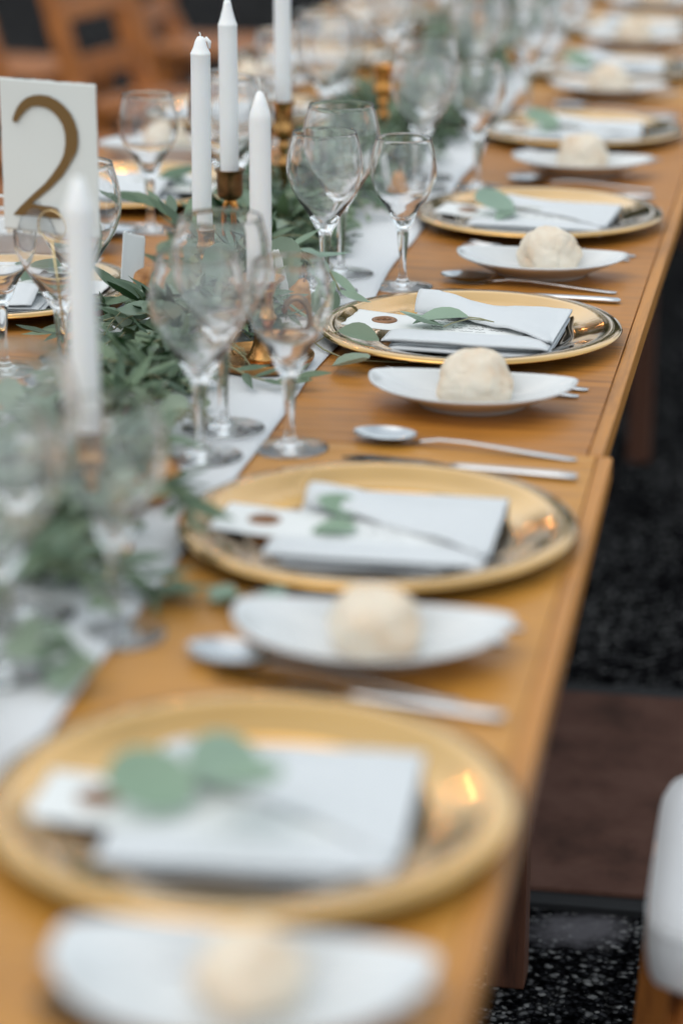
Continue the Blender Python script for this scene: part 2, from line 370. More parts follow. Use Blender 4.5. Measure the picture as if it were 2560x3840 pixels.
# bread plate: half-moon outline, nearly straight side towards the charger
def halfmoon(a):
    c, s_ = math.cos(a), math.sin(a); q = 2.05 if s_ < 0 else 3.2; A, B = .1040, (.098 if s_ < 0 else .020)
    return (abs(c / A) ** q + abs(s_ / B) ** q) ** (-1 / q)
def plate_mesh():
    prof = [(0, .0062), (.45, .0062), (.56, .0070), (.62, .0095), (.78, .0170), (.94, .0250), (.985, .0270), (1, .0268), (.998, .0252), (.93, .0215), (.76, .0130), (.62, .0060), (.575, .0030), (.565, .0003), (.53, .0003), (.52, .003), (0, .0036)]
    seg = 120; vs = []; fs = []; n = len(prof)
    for i in range(seg):
        a = 2 * math.pi * i / seg; r = halfmoon(a)
        for t, z in prof:
            rr = r * t if t > .7 else r * t * (.75 + .25 * t / .7) + (0)
            vs.append((rr * math.cos(a), rr * math.sin(a), z))
    for i in range(seg):
        j = (i + 1) % seg
        for q in range(n - 1): fs.append((i * n + q, i * n + q + 1, j * n + q + 1, j * n + q))
    return MB().add(vs, fs).me("bread_plate", 'china')
plate_me = plate_mesh()
# rolls
def roll_mesh(seed):
    bm = bmesh.new(); bmesh.ops.create_icosphere(bm, subdivisions=5, radius=1)
    for v in bm.verts:
        d = v.co.normalized(); q = 3.2
        e = (abs(d.x) ** q + abs(d.y) ** q + abs(d.z) ** q) ** (-1 / q)
        k = .55 + .45 * e
        n = 1 + .15 * nz(d.x * 1.6 + seed, d.y * 1.6, d.z * 1.6) + .035 * nz(d.x * 4, d.y * 4 + seed, d.z * 4) + .012 * nz(d.x * 12, d.y * 12, d.z * 12 + seed)
        cr = abs(nz(d.x * 1.5, d.y * 1.5 + seed * 2, d.z * 1.5)); n -= .055 * max(0, 1 - cr / .09) ** 1.5 * (d.z > -.3); c2 = abs(nz(d.x * 2.6 + 7, d.y * 2.6 + seed, d.z * 2.6)); n -= .014 * max(0, 1 - c2 / .07)
        c = d * k * n; z = c.z * .033
        tap = 1 - .16 * max(0, c.z)
        v.co = Vector((c.x * .037 * tap, c.y * .036 * tap, max(z, -.022 + .0006 * nz(d.x * 9, d.y * 9)) + .022))
    me = bpy.data.meshes.new("bread_roll"); bm.to_mesh(me); bm.free(); me.materials.append(M['bread'])
    me.polygons.foreach_set("use_smooth", [True] * len(me.polygons)); return me
roll_mes = [roll_mesh(s) for s in (3.1, 8.7, 14.2)]
# glasses
def smoothprof(pts, k=3):
    out = []
    P = [Vector((a, b, 0)) for a, b in pts]; n = len(P)
    for i in range(n - 1):
        p0, p1, p2, p3 = P[max(i - 1, 0)], P[i], P[i + 1], P[min(i + 2, n - 1)]
        for j in range(k):
            t = j / k; q = .5 * ((2 * p1) + (p2 - p0) * t + (2 * p0 - 5 * p1 + 4 * p2 - p3) * t * t + (3 * p1 - p0 - 3 * p2 + p3) * t ** 3)
            out.append((max(q.x, 0), q.y))
    out.append(tuple(pts[-1])); return out
def glass_parts(H, rb, rr, bb, rf):
    w = .0014; hb = H - bb
    inner = smoothprof([(0, bb + .007), (.008, bb + .0085), (rb * .46, bb + .022), (rb * .78 - w, bb + hb * .34), (rb * .955 - w, bb + hb * .50), (rb - w, bb + hb * .64), (rb * .965 - w, bb + hb * .78), (rr - w, H - .0014)], 4)
    outer = smoothprof([(rr + .0001, H - .0014), (rb * .965, bb + hb * .78), (rb, bb + hb * .64), (rb * .955, bb + hb * .50), (rb * .78, bb + hb * .34), (rb * .48, bb + .018), (.0125, bb + .002), (.0078, bb - .006), (.0062, bb - .022), (.0044, .032), (.0048, .016), (.0085, .0078), (.016, .0050), (rf * .8, .0028), (rf, .0014)], 4)
    foot = [(rf + .0002, .0008), (rf - .0008, .0002), (rf * .6, .0012), (0, .0016)]
    return inner + [(rr - w * .9, H - .0006), (rr - w * .7, H - .0001), (rr - w * .5, H), (rr - w * .25, H - .0001), (rr, H - .0006)] + outer + foot
def make_glass(kind):
    H, rb, rr, bb, rf = {'large': (.205, .0465, .0385, .086, .039), 'medium': (.188, .0445, .0370, .076, .038), 'small': (.179, .0392, .0325, .076, .036)}[kind]
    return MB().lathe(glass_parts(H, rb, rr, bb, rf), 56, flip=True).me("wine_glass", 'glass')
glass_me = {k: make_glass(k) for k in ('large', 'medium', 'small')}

# cutlery (long axis = X, working end at -X)
def bar_fn(L, prof):
    # prof: list (x, halfwidth, zcentre, thick)
    mb = MB(); vs, fs = [], []
    seg = 10
    for (x, hw, zc, th) in prof:
        for k in range(seg):
            a = 2 * math.pi * k / seg; vs.append((x, hw * math.cos(a), zc + th * math.sin(a)))
    n = len(prof)
    for i in range(n - 1):
        for k in range(seg): k2 = (k + 1) % seg; fs.append((i * seg + k, (i + 1) * seg + k, (i + 1) * seg + k2, i * seg + k2))
    fs.append(tuple(range(seg))); fs.append(tuple((n - 1) * seg + k for k in range(seg))[::-1])
    return mb.add(vs, fs)
handle = [(-.040, .0032, .0050, .0014), (-.025, .0026, .0075, .0014), (0, .0030, .0078, .0013), (.03, .0042, .0062, .0013), (.07, .0052, .0036, .0013), (.098, .0056, .0020, .0013), (.104, .0044, .0018, .0012), (.106, .0015, .0018, .001)]
def make_spoon():
    mb = bar_fn(.2, [(-.052, .004, .0032, .0012)] + handle)
    def bowl(u, v, s):
        a = v * 2 * math.pi; r = u
        x = -.075 + (.031 - .004 * math.cos(a)) * r * math.cos(a); y = .0205 * r * math.sin(a) * (1 - .12 * math.cos(a) * r)
        z = .0012 + .0075 * r * r + (0.0 if s else .0010)
        return Vector((x, y, z))
    mb.grid(lambda u, v: bowl(u, v, 0), 8, 32)
    mb.grid(lambda u, v: bowl(u, v, 1), 8, 32)
    return mb.me("soup_spoon", 'steel')
def make_fork():
    mb = bar_fn(.2, handle)
    prof = lambda x: .0035 + .35 * max(0, (-x - .055)) ** 1.2 * .9 + .0015
    def neck(u, v):
        x = -.038 - u * .032; hw = .0032 + (.0115 - .0032) * min(1, (u * 1.25) ** .7); return Vector((x, (v - .5) * 2 * hw, .0048 - .002 * math.sin(u * math.pi / 2)))
    mb.grid(neck, 8, 6); mb.grid(lambda u, v: neck(u, v) - Vector((0, 0, .0013)), 8, 6)
    for k in range(4):
        y = (k - 1.5) * .0062
        mb.tube([(-.069, y, .0030), (-.085, y, .0030), (-.100, y, .0050), (-.108, y, .0070)], [.0020, .0017, .0013, .0006], 6)
    return mb.me("dinner_fork", 'steel')
def make_knife():
    mb = bar_fn(.22, [(-.010, .0045, .0030, .0022), (.0, .0055, .0030, .0026), (.04, .0058, .0032, .003), (.09, .0066, .0034, .0034), (.104, .0058, .0034, .003), (.107, .0020, .0034, .0015)])
    def blade(u, v, s):
        x = -.008 - u * .105; tip = max(0, (u - .75) / .25)
        y0 = -.0035; y1 = .0035 + .0065 * min(1, u * 4); y1 = y1 + (y0 - y1) * tip ** 2.2 * .95
        return Vector((x, y0 + (y1 - y0) * v, .0030 + (s * .0009) * (1 - v)))
    mb.grid(lambda u, v: blade(u, v, 1), 16, 3); mb.grid(lambda u, v: blade(u, v, -1), 16, 3)
    return mb.me("table_knife", 'steel')
spoon_me, fork_me, knife_me = make_spoon(), make_fork(), make_knife()

# napkin: folded pad of two layers with a soft pocket flap
def napkin_proto(seed, hump=.021, thick=1.08):
    root = obj("napkin", None)
    def layer(x0, x1, y0, y1, z0, h, s):
        mb = MB(); seg = 14; nx = 30; vs = []; fs = []
        # closed loop cross-section in y-z, near edge round (a fold)
        for i in range(nx + 1):
            x = x0 + (x1 - x0) * i / nx
            e0 = y0 + .0022 * nz(x * 22, s) + .004 * nz(x * 7, s + 3); e1 = y1 + .003 * nz(x * 12, s + 9)
            dz = .0010 * nz(x * 20, s + 5); endf = min(1, min(i, nx - i) / 1.5); hh = h * (.35 + .65 * endf)
            loop = []
            for k in range(7): a = math.pi / 2 + math.pi * k / 6; loop.append((e0 + hh / 2 + hh * .6 * math.cos(a), z0 + dz + hh / 2 + hh / 2 * math.sin(a)))
            for k in range(1, 6): t = k / 6; loop.append((e0 + (e1 - e0) * t, z0 + dz * .3))
            for k in range(7): a = -math.pi / 2 + math.pi * k / 6; loop.append((e1 + hh * .5 * math.cos(a), z0 + dz + hh / 2 + hh / 2 * math.sin(a)))
            for k in range(1, 6):
                t = 1 - k / 6; loop.append((e0 + (e1 - e0) * t, z0 + dz + hh + .0012 * nz(x * 25, t * 4, s)))
            for (y, z) in loop: vs.append((x, y, z))
        L = len(loop)
        for i in range(nx):
            for k in range(L): k2 = (k + 1) % L; fs.append((i * L + k, i * L + k2, (i + 1) * L + k2, (i + 1) * L + k))
        fs.append(tuple(range(L))[::-1]); fs.append(tuple(nx * L + k for k in range(L)))
        mb.add(vs, fs); return mb.me("folded_layer", 'napkin')
    obj("folded_layer", layer(-.074, .099, -.087, .083, .0000, .0044, seed), root)
    obj("folded_layer", layer(-.070, .100, -.080, .084, .0044, .0042, seed + 20), root)
    obj("folded_layer", layer(-.080, .099, -.087, -.046, .0088, .0046, seed + 40), root)
    def flap(s, t):
        e = Vector((-.066 + .164 * s, .028 - .098 * s + .012 * math.sin(s * math.pi), 0))
        if s < .0001: pass
        # far border runs from the left-far corner round the right-far corner
        q = s * 2
        f = Vector((-.062 + .160 * min(1, q), .086, 0)) if q < 1 else Vector((.100, .086 - .150 * (q - 1), 0))
        p = e.lerp(f, t); bow = math.sin(t * math.pi) ** .8
        rise = hump * math.exp(-(s / .36) ** 2) + .0045 * math.exp(-(s / .9) ** 2)
        z = .0140 + rise * (.10 + 1.15 * bow) * (1 - t * .85) + .0036 * nz(p.x * 18, p.y * 18, seed) + .0012 * nz(p.x * 55, p.y * 40, seed) + .002 * math.sin((s * 9 + t * 2)) * (1 - t) * (1 - s)
        z -= .0045 * t * (1 if s > .1 else .5)
        p.y -= .006 * bow * math.exp(-(s / .3) ** 2)
        return Vector((p.x, p.y, max(z, .0098)))
    fl = obj("pocket_flap", MB().grid(flap, 36, 26).me("pocket_flap", 'napkin'), root); solid(fl, .0026, 1); root.scale = (1, 1, thick)
    return root
napkins = [napkin_proto(1.3), napkin_proto(6.1, .020, .66), napkin_proto(11.7, .022, .72)]

# menu card with deckled edges, a wax seal and lines of script
def menu_proto(seed):
    root = obj("menu_card", None)
    nx, ny = 60, 22
    def fn(u, v):
        x = -.132 + .20 * u; y = -.046 + .068 * v
        if u in (0, 1): x += .0022 * nz(v * 9, seed, 1) + .0012 * nz(v * 30, seed)
        if v in (0, 1): y += .0010 * nz(u * 22, seed + 4) + .0006 * nz(u * 60, seed)
        z = .0140 + .0030 * max(0, (-x - .085)) / .05 + .0010 * nz(x * 12, y * 10, seed)
        return Vector((x, y, z))
    pg = obj("paper_sheet", MB().grid(fn, nx, ny).me("paper_sheet", 'paper'), root); solid(pg, .0006, 1)
    mb = MB(); rnd = random.Random(int(seed * 10))
    for row, (y, sz) in enumerate(((.012, 1.25), (.001, .8), (-.008, .8), (-.018, 1.1), (-.030, .8))):
        x = -.045 + .006 * (row % 2); pts = []; L = .085 - .01 * (row % 3); n = int(L / (.0016 * sz))
        word = 0
        for k in range(n):
            word += 1
            if word > rnd.randint(7, 14):
                if len(pts) > 2: mb.tube(pts, .00022 * sz, 4, True, .5)
                pts = []; word = 0; x += .003 * sz
            a = k * 1.9; pts.append((x + .0007 * sz * math.cos(a), y + .0021 * sz * math.sin(a) * (1 + (.8 if rnd.random() < .25 else 0)), .0154))
            x += .0014 * sz
        if len(pts) > 2: mb.tube(pts, .00022 * sz, 4, True, .5)
    obj("script_text", mb.me("script_text", 'ink'), root)
    sp = [(0, .0024), (.0090, .0024), (.0096, .0031), (.0118, .0033), (.0134, .0024), (.0138, .0010), (.0134, 0), (0, 0)]
    se = MB().lathe(sp, 40, rmod=lambda a: 1 + .035 * math.sin(2 * a + 1) + .02 * math.sin(5 * a))
    se.tube([(-.0055, -.003, .0027), (-.0030, .003, .0029), (-.0008, -.002, .0029), (.0015, .003, .0029), (.0035, -.003, .0029), (.006, .002, .0027)], .0007, 6)
    se.tube([(.0076 * math.cos(a), .0076 * math.sin(a), .0026) for a in [i * .3491 for i in range(19)]], .0004, 5, False)
    obj("wax_seal", se.me("wax_seal", 'seal'), root, loc=(-.094, -.010, .0140))
    return root
menus = [menu_proto(2.2), menu_proto(5.9)]

# leaves ------------------------------------------------------------
def leaf_data(kind, seed=0):
    """verts and faces of one leaf; base at origin, blade along +X"""
    rnd = random.Random(seed); nu, nv = (7, 4)
    bend = rnd.uniform(-.45, .6); fold = rnd.uniform(.08, .42); tw = rnd.uniform(-.4, .4)
    def w(t):
        if kind == 'round': return .47 * math.sqrt(max(0, 1 - (2 * t - 1) ** 2)) ** .9 * (1.02 - .12 * t)
        if kind == 'oval': return .33 * math.sin(math.pi * min(1, t * .97 + .02)) ** .75 * (1 - .15 * t)
        return .115 * math.sin(math.pi * t ** .85) ** .9
    vs = []; vs_n = []
    for j in range(nu + 1):
        t = j / nu
        t2 = .5 - .5 * math.cos(math.pi * t) if kind == 'round' else t
        ww = max(w(t2), .004)
        for i in range(nv + 1):
            s = i / nv * 2 - 1
            x = t2; y = s * ww; z = fold * abs(s) ** 1.4 * ww + bend * (t2 ** 2) * .5 + .03 * nz(t2 * 3 + seed, s * 2, seed)
            a = tw * t2; vs.append(Vector((x, y * math.cos(a), z + y * math.sin(a))))
    fs = [(j * (nv + 1) + i, j * (nv + 1) + i + 1, (j + 1) * (nv + 1) + i + 1, (j + 1) * (nv + 1) + i) for j in range(nu) for i in range(nv)]
    return vs, fs
LEAF = {k: [leaf_data(k, s) for s in range(6)] for k in ('round', 'oval', 'long')}
LEAFMAT = {'round': 'leaf_round', 'oval': 'leaf_small', 'long': 'leaf_long'}
LEAF_ME = {k: [mesh("leaf", v, f, M[LEAFMAT[k]]) for v, f in LEAF[k]] for k in LEAF}
PALE_ME = {k: [mesh("leaf", v, f, M['leaf_pale']) for v, f in LEAF[k]] for k in LEAF}

def frame(x_axis, up):
    x = x_axis.normalized(); y = up.cross(x)
    y = y.normalized() if y.length > 1e-4 else x.orthogonal().normalized()
    z = x.cross(y); return Matrix((x, y, z)).transposed().to_4x4()

# ------------------------------------------------------------------ place settings
RIGHT = [.80, 1.334, 1.874, 2.55, 3.185, 3.87, 4.56, 5.20, 5.85]
RX = [-.30, -.302, -.314, -.326, -.318, -.325, -.330, -.33, -.33]
LEFT = [2.64, 3.28, 3.95, 4.62, 5.25, 5.9]
RPLATE = [None, (-.260, 1.130), (-.277, 1.640), (-.290, 2.303), (-.282, 2.890), (-.292, 3.56), (-.31, 4.30), (-.31, 4.96), (-.31, 5.60)]
GT = T + .0003
def place(o, lx, ly, z, X, Y, side, rz=0):
    """local offsets of a right-hand diner; the left side is the same turned by 180 degrees"""
    a = 0 if side > 0 else math.pi
    c, s = math.cos(a), math.sin(a)
    o.location = (X + c * lx - s * ly, Y + s * lx + c * ly, z); o.rotation_euler = (0, 0, a + rz); return o
used = set()
def inst(proto_me, name): return obj(name, proto_me)
def tree_inst(proto):
    if proto.name not in used: used.add(proto.name); return proto
    return copy_tree(proto)
seal_seq = 0
def sprig(kind_list, label, name="leaf_sprig", mats=None, stem='stem'):
    """kind_list: (kind, base, dir, up, length)"""
    root = obj(name, None); tag(root, label, "leaf sprig", "leaf sprigs on the menu cards")
    for i, (kind, base, d, up, L) in enumerate(kind_list):
        me = (PALE_ME if mats == 'pale' else LEAF_ME)[kind][i % 6]
        l = obj("leaf", me, root); l.matrix_local = Matrix.Translation(base) @ frame(Vector(d), Vector(up)) @ Matrix.Scale(L, 4)
    return root
def add_stem(root, pts, r=.0007, m='stem', name="stem"):
    obj(name, MB().tube(pts, r, 6).me("stem", m), root)

GR = {'large': [], 'medium': [], 'small': []}
def glass(kind, x, y, label, group):
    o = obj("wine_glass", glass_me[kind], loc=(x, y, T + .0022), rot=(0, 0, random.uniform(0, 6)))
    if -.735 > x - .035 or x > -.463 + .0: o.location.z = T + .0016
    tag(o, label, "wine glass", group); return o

def setting(k, side, X, Y, plate=None, full=True):
    nm = offset_label(side, k)
    rnd = random.Random(k * 7 + (side > 0) * 100)
    jr = lambda a: rnd.uniform(-a, a)
    sd_ = "right" if side > 0 else "left"
    if not full:
        o = inst(spoon_me, "soup_spoon"); place(o, .043, .267, GT, X, Y, side, R(-13)); tag(o, "blurred steel spoon cut by the bottom left edge of the photo", "spoon", "spoons beyond the charger plates"); return
    c = inst(charger_me, "charger_plate"); place(c, 0, 0, GT, X, Y, side, rnd.uniform(0, 6)); tag(c, "gold charger plate, " + nm, "charger plate", "gold charger plates on the " + sd_ + " side")
    rz = R({1: 3, 2: 0, 3: -3}.get(k, jr(5)) if side > 0 and k < 4 else jr(9))
    n = tree_inst(napkins[(k if side > 0 else k + 1) % 3]); place(n, .0, .0, GT + .0048, X, Y, side, rz); tag(n, "white folded napkin, " + nm, "napkin", "folded white napkins")
    thin = (k if side > 0 else k + 1) % 3 != 0
    mc = tree_inst(menus[k % 2]); place(mc, 0, -.002, GT + (-.0018 if thin else .0018), X, Y, side, rz + R(-4 + jr(2))); tag(mc, "menu card with bronze seal, " + nm, "menu card", "menu cards with wax seals")
    # bread plate and roll
    if plate is None: px, py = .035 + jr(.008), -.255 + jr(.01)
    else: px, py = plate[0] - X, plate[1] - Y
    b = inst(plate_me, "bread_plate"); place(b, px, py, GT, X, Y, side); tag(b, "half-moon bread plate, " + nm, "bread plate", "white bread plates")
    r = inst(roll_mes[(k + (side > 0)) % 3], "bread_roll"); place(r, px + {1: .006, 2: .006, 4: .012}.get(k, .002) * (side > 0) + jr(.003), py - .020, GT + .0066, X, Y, side, rnd.uniform(-.4, .4) + k)
    s_ = {3: .99, 2: .92, 1: .80}.get(k, 1.0) if side > 0 else 1.; r.scale = (s_, s_, s_ * ({1: .88, 2: .90}.get(k, .98) if side > 0 else .95))
    tag(r, "pale bread roll, " + nm, "bread roll", "bread rolls")
    # cutlery
    for me, name, lx, ly, a, z in ((fork_me, "dinner_fork", .040, -.178, R(-6), 0), (fork_me, "dinner_fork", .030, -.203, R(-6), 0),
                                  (knife_me, "table_knife", .040, .205, R(-6), 0), (spoon_me, "soup_spoon", .035, .262, R(-9), 0)):
        o = inst(me, name); place(o, lx + jr(.004), ly + jr(.003), GT + z, X, Y, side, a + R(jr(1.5)))
        if side > 0 and k == 1 and name == 'soup_spoon': o.location = (-.300, 1.566, GT); o.rotation_euler.z = R(-16)
        if side > 0 and k == 1 and name == 'table_knife': o.location = (-.270, 1.536, GT); o.rotation_euler.z = R(-11)
        kind = name.split("_")[1]
        q = ("inner " if ly == -.178 else "outer ") if name == "dinner_fork" else ""
        tag(o, "steel " + q + kind + ", " + nm, kind, "steel " + kind + "s at the place settings")
    # glasses
    gl = {('r', 1): [(-.188, .266), (-.186, .178), (-.110, .236)]}
    sets = [('large', -.190, .268), ('medium', -.190, .176), ('small', -.110, .234)]
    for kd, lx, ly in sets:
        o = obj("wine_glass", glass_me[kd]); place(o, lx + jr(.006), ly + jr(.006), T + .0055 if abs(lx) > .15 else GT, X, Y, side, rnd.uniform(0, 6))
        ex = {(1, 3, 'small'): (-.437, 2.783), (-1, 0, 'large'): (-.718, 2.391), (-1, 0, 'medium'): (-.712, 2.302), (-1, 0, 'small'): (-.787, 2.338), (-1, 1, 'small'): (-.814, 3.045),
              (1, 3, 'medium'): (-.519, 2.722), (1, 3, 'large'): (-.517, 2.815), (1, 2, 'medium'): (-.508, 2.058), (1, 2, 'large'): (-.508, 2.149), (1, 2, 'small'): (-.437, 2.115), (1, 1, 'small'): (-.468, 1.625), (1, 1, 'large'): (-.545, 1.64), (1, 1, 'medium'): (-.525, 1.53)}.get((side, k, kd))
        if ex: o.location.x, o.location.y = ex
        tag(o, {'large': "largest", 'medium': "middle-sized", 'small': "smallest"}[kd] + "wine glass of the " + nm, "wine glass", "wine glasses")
for k, y in enumerate(RIGHT): setting(k, 1, RX[k], y, RPLATE[k], full=(k > 0))
for k, y in enumerate(LEFT): setting(k, -1, -.895, y)

# leaf sprigs on the cards
def at(o, X, Y, z=.0175, rz=0): o.location = (X, Y, GT + z); o.rotation_euler = (0, 0, rz); return o
U = (0, 0, 1)
s = sprig([('oval', (-.012, -.020, .0035), (-.85, .15, .02), (0, .3, 1), .052), ('oval', (.010, .010, .008), (-.9, -.32, .05), (0, -.2, 1), .060)],
          "two slender pale green leaves on the menu card of the sharp setting", mats='pale')
add_stem(s, [(-.012, -.020, .0035), (-.004, -.012, .006), (.012, .002, .008), (.032, .006, .006)]); add_stem(s, [(.010, .010, .008), (.024, .006, .008), (.04, .0, .006)])
at(s, -.326 - .012, 2.55 - .012)
s = sprig([('round', (-.016, -.006, .006), (-1, .05, .06), (0, -.35, 1), .056), ('round', (-.022, .016, .010), (.72, .70, .20), (0, -.4, 1), .048), ('round', (.002, -.012, .022), (.85, -.52, .05), (.1, -.3, 1), .050)],
          "cluster of large round green eucalyptus leaves on the nearest menu card", mats='pale')
add_stem(s, [(-.012, -.02, .004), (-.002, -.01, .008), (.02, -.002, .006)])
at(s, -.302 - .015, 1.334 - .013, .0155)
s = sprig([('oval', (.008, .024, .004), (-1, .1, .05), (0, -.4, 1), .042), ('oval', (.008, -.018, .004), (-1, -.05, .02), (0, -.3, 1), .040)],
          "two small green leaves lying apart on the second menu card", mats='pale')
at(s, -.314 - .02, 1.874 - .01, .0135)
for X, Y, rz, lab in ((-.318, 3.185, .5, "single round green leaf on the fourth right-hand menu card"), (-.325, 3.87, .3, "round pale leaf on the fifth right-hand menu card"),
                      (-.33, 4.56, .2, "faint pale leaf on the sixth right-hand menu card"), (-.895, 2.64, 2.9, "wide pale leaf covering the left-hand card beside the number card"),
                      (-.895, 3.28, 3.3, "green leaf on the left-hand card beyond the number card"), (-.895, 3.95, 3., "green leaf on the left-hand card near the wooden chairs")):
    big = 1.35 if Y == 2.64 else 1
    s = sprig([('round', (0, 0, .004), (-1, .1, .10), (0, -.35, 1), .056 * big), ('oval', (.0, -.01, .003), (-.6, -.7, .03), (0, -.2, 1), .045)], lab, mats='pale')
    add_stem(s, [(0, 0, .004), (.015, .003, .006), (.035, 0, .004)])
    sg = 1 if X > -.6 else -1
    at(s, X - .03 * sg, Y - .01 * sg, .0155, (0 if sg > 0 else math.pi) + (rz if sg > 0 else rz - math.pi) * .5)

# loose twig by the sharp charger plate
tw = obj("eucalyptus_twig", None, loc=(0, 0, GT)); tag(tw, "loose eucalyptus twig with two blue-green leaves by the sharp gold charger", "twig", "loose twigs")
add_stem(tw, [(-.500, 2.500, .010), (-.470, 2.455, .006), (-.440, 2.428, .0035), (-.405, 2.425, .004), (-.375, 2.43, .003)], .0010)
add_stem(tw, [(-.440, 2.428, .0035), (-.445, 2.41, .004), (-.447, 2.392, .006)], .0008)
add_stem(tw, [(-.482, 2.476, .008), (-.47, 2.48, .016), (-.458, 2.478, .021)], .0008)
l = obj("leaf", LEAF_ME['oval'][1], tw); l.data = mesh("leaf", *LEAF['oval'][1], M['leaf_round']); l.matrix_local = Matrix.Translation((-.458, 2.478, .021)) @ frame(Vector((1, -.12, -.02)), Vector((0, -.35, 1))) @ Matrix.Scale(.045, 4)
l = obj("leaf", LEAF_ME['round'][2], tw); l.matrix_local = Matrix.Translation((-.449, 2.394, .006)) @ frame(Vector((1, -.25, .02)), Vector((.1, -.25, 1))) @ Matrix.Scale(.043, 4)
tw = obj("eucalyptus_twig", None, loc=(-.425, 1.70, GT)); tag(tw, "blurred pale green twig on amber wood beside the second gold charger", "twig", "loose twigs")
add_stem(tw, [(-.05, .02, .006), (-.01, .0, .005), (.03, .01, .005), (.06, .03, .005)], .001)
for i in range(7):
    a = i * 2.1; l = obj("leaf", PALE_ME['round'][i % 6], tw)
    l.matrix_local = Matrix.Translation((-.03 + i * .013, .004 * (i % 3), .006)) @ frame(Vector((math.cos(a), math.sin(a), .12)), Vector((.2 * math.sin(a), -.3, 1))) @ Matrix.Scale(.024, 4)

# ------------------------------------------------------------------ little pears holding name cards
def pear_mesh(seed):
    mb = MB(); prof = smoothprof([(0, .0), (.010, .0008), (.0165, .006), (.0185, .014), (.0150, .025), (.0105, .033), (.0085, .038), (.004, .041), (0, .0395)], 3)
    mb.lathe(prof, 28, rmod=lambda a: 1 + .04 * math.sin(2 * a + seed)); mb.v = [v + Vector((.0008 * nz(v.x * 90, v.y * 90, v.z * 90 + seed),) * 3) for v in mb.v]
    return mb.me("pear", 'pear')
pear_me = pear_mesh(1.)
pstem_me = MB().tube([(0, 0, .0395), (.001, 0, .046), (.004, .001, .053)], [.0012, .0009, .0013], 6).me("stalk", 'stem_red')
def name_card(w, h, seed):
    def fn(u, v):
        x = (u - .5) * w; z = v * h
        if v > .999: z += .0022 * nz(u * 7, seed) ; x *= .9
        if u > .999: x += .0014 * nz(v * 12, seed)
        return Vector((x, .0015 * math.sin(u * 3 + seed), z))
    return MB().grid(fn, 24, 24).me("name_card", 'paper')
nc_me = [name_card(.036, .060, s) for s in (1, 5)]
pears = [(-.737, 2.655, "left of the garland, behind the near candle"), (-.527, 2.60, "right of the garland, behind the sharp wine glasses"), (-.530, 1.93, "in the blurred foreground by the second gold charger"),
         (-.520, 3.235, "behind the pair of clear sharp glasses"), (-.735, 3.27, "beyond the left garland edge"), (-.52, 3.9, "by the fifth right-hand charger"), (-.73, 3.98, "far left of the runner"), (-.52, 4.6, "far off beside the sixth right-hand charger"), (-.525, 1.39, "at the left edge of the blurred foreground")]
for i, (x, y, w) in enumerate(pears):
    tilt = [1.1, .5, .9, .3, 1., .5, .9, .4, .8][i]; rz = [2.4, .8, 1.2, .5, 2.2, .4, 2.6, 1., .9][i]
    p_ = obj("pear", pear_me, loc=(x, y, GT + .012), rot=(tilt, 0, rz)); p_.scale = (1.1,) * 3
    obj("stalk", pstem_me, p_); tag(p_, "tiny golden brown pear lying " + w, "pear", "little pears holding name cards")
    c = obj("name_card", nc_me[i % 2], loc=(x + (.006 if x < -.6 else -.012), y - .012, GT + .022), rot=(R(-12 if x < -.6 else 8), R(20 if x < -.6 else -18), R(62) if x < -.6 else R(-58)))
    solid(c, .0006); tag(c, "torn-edged name card in pear " + w, "name card", "white name cards")

# ------------------------------------------------------------------ candles and candlesticks
def candle_mesh(L, tip='wick', r=.0112):
    mb = MB()
    prof = [(0, 0), (r * .96, 0), (r, .002)] + [(r, z) for z in (L * .3, L * .6, L * .8)]
    if tip == 'cone': prof += [(r, L - .030), (r * 1.02, L - .0285), (r * .93, L - .0265), (r * .74, L - .020), (r * .55, L - .012), (r * .40, L - .004), (r * .30, L), (0, L + .0005)]
    elif tip == 'melt': prof += [(r, L - .021), (r * 1.03, L - .0195), (r * .95, L - .0180), (r * .70, L - .012), (r * .52, L - .005), (r * .30, L - .001), (0, L)]
    else: prof += [(r, L - .030), (r * 1.0, L - .027), (r * .92, L - .022), (r * .60, L - .012), (r * .30, L - .002), (0, L)]
    mb.lathe(prof, 40, rmod=lambda a: 1 + .006 * math.sin(12 * a))
    if tip == 'melt': mb.tube([(.004, -.004, L - .002), (.008, -.006, L - .007), (.0085, -.006, L - .014)], [.0022, .0024, .0012], 8)
    return mb.me("taper_candle", 'wax')
def candle(x, y, z0, L, tip, label, r=.0112, lean=(0, 0)):
    o = obj("taper_candle", candle_mesh(L, tip, r), loc=(x, y, T + z0), rot=(lean[0], lean[1], 1.)); tag(o, label, "candle", "white taper candles")
    wl = .004 if tip == 'melt' else .012
    o2 = MB().tube([(0, 0, L - .002), (.0003, .0003, L + wl * .5), (-.0008, .001, L + wl)], .0009, 6).me("wick", 'wick')
    obj("wick", o2, o); return o
def stick(x, y, prof, m, label, extra=None, base_m=None):
    root = obj("candlestick", None, loc=(x, y, GT + .002)); tag(root, label, "candlestick", "brass candlesticks")
    for nm, pr, mt in prof: obj(nm, MB().lathe(smoothprof(pr, 2), 40).me(nm, mt), root)
    if extra: extra(root)
    return root
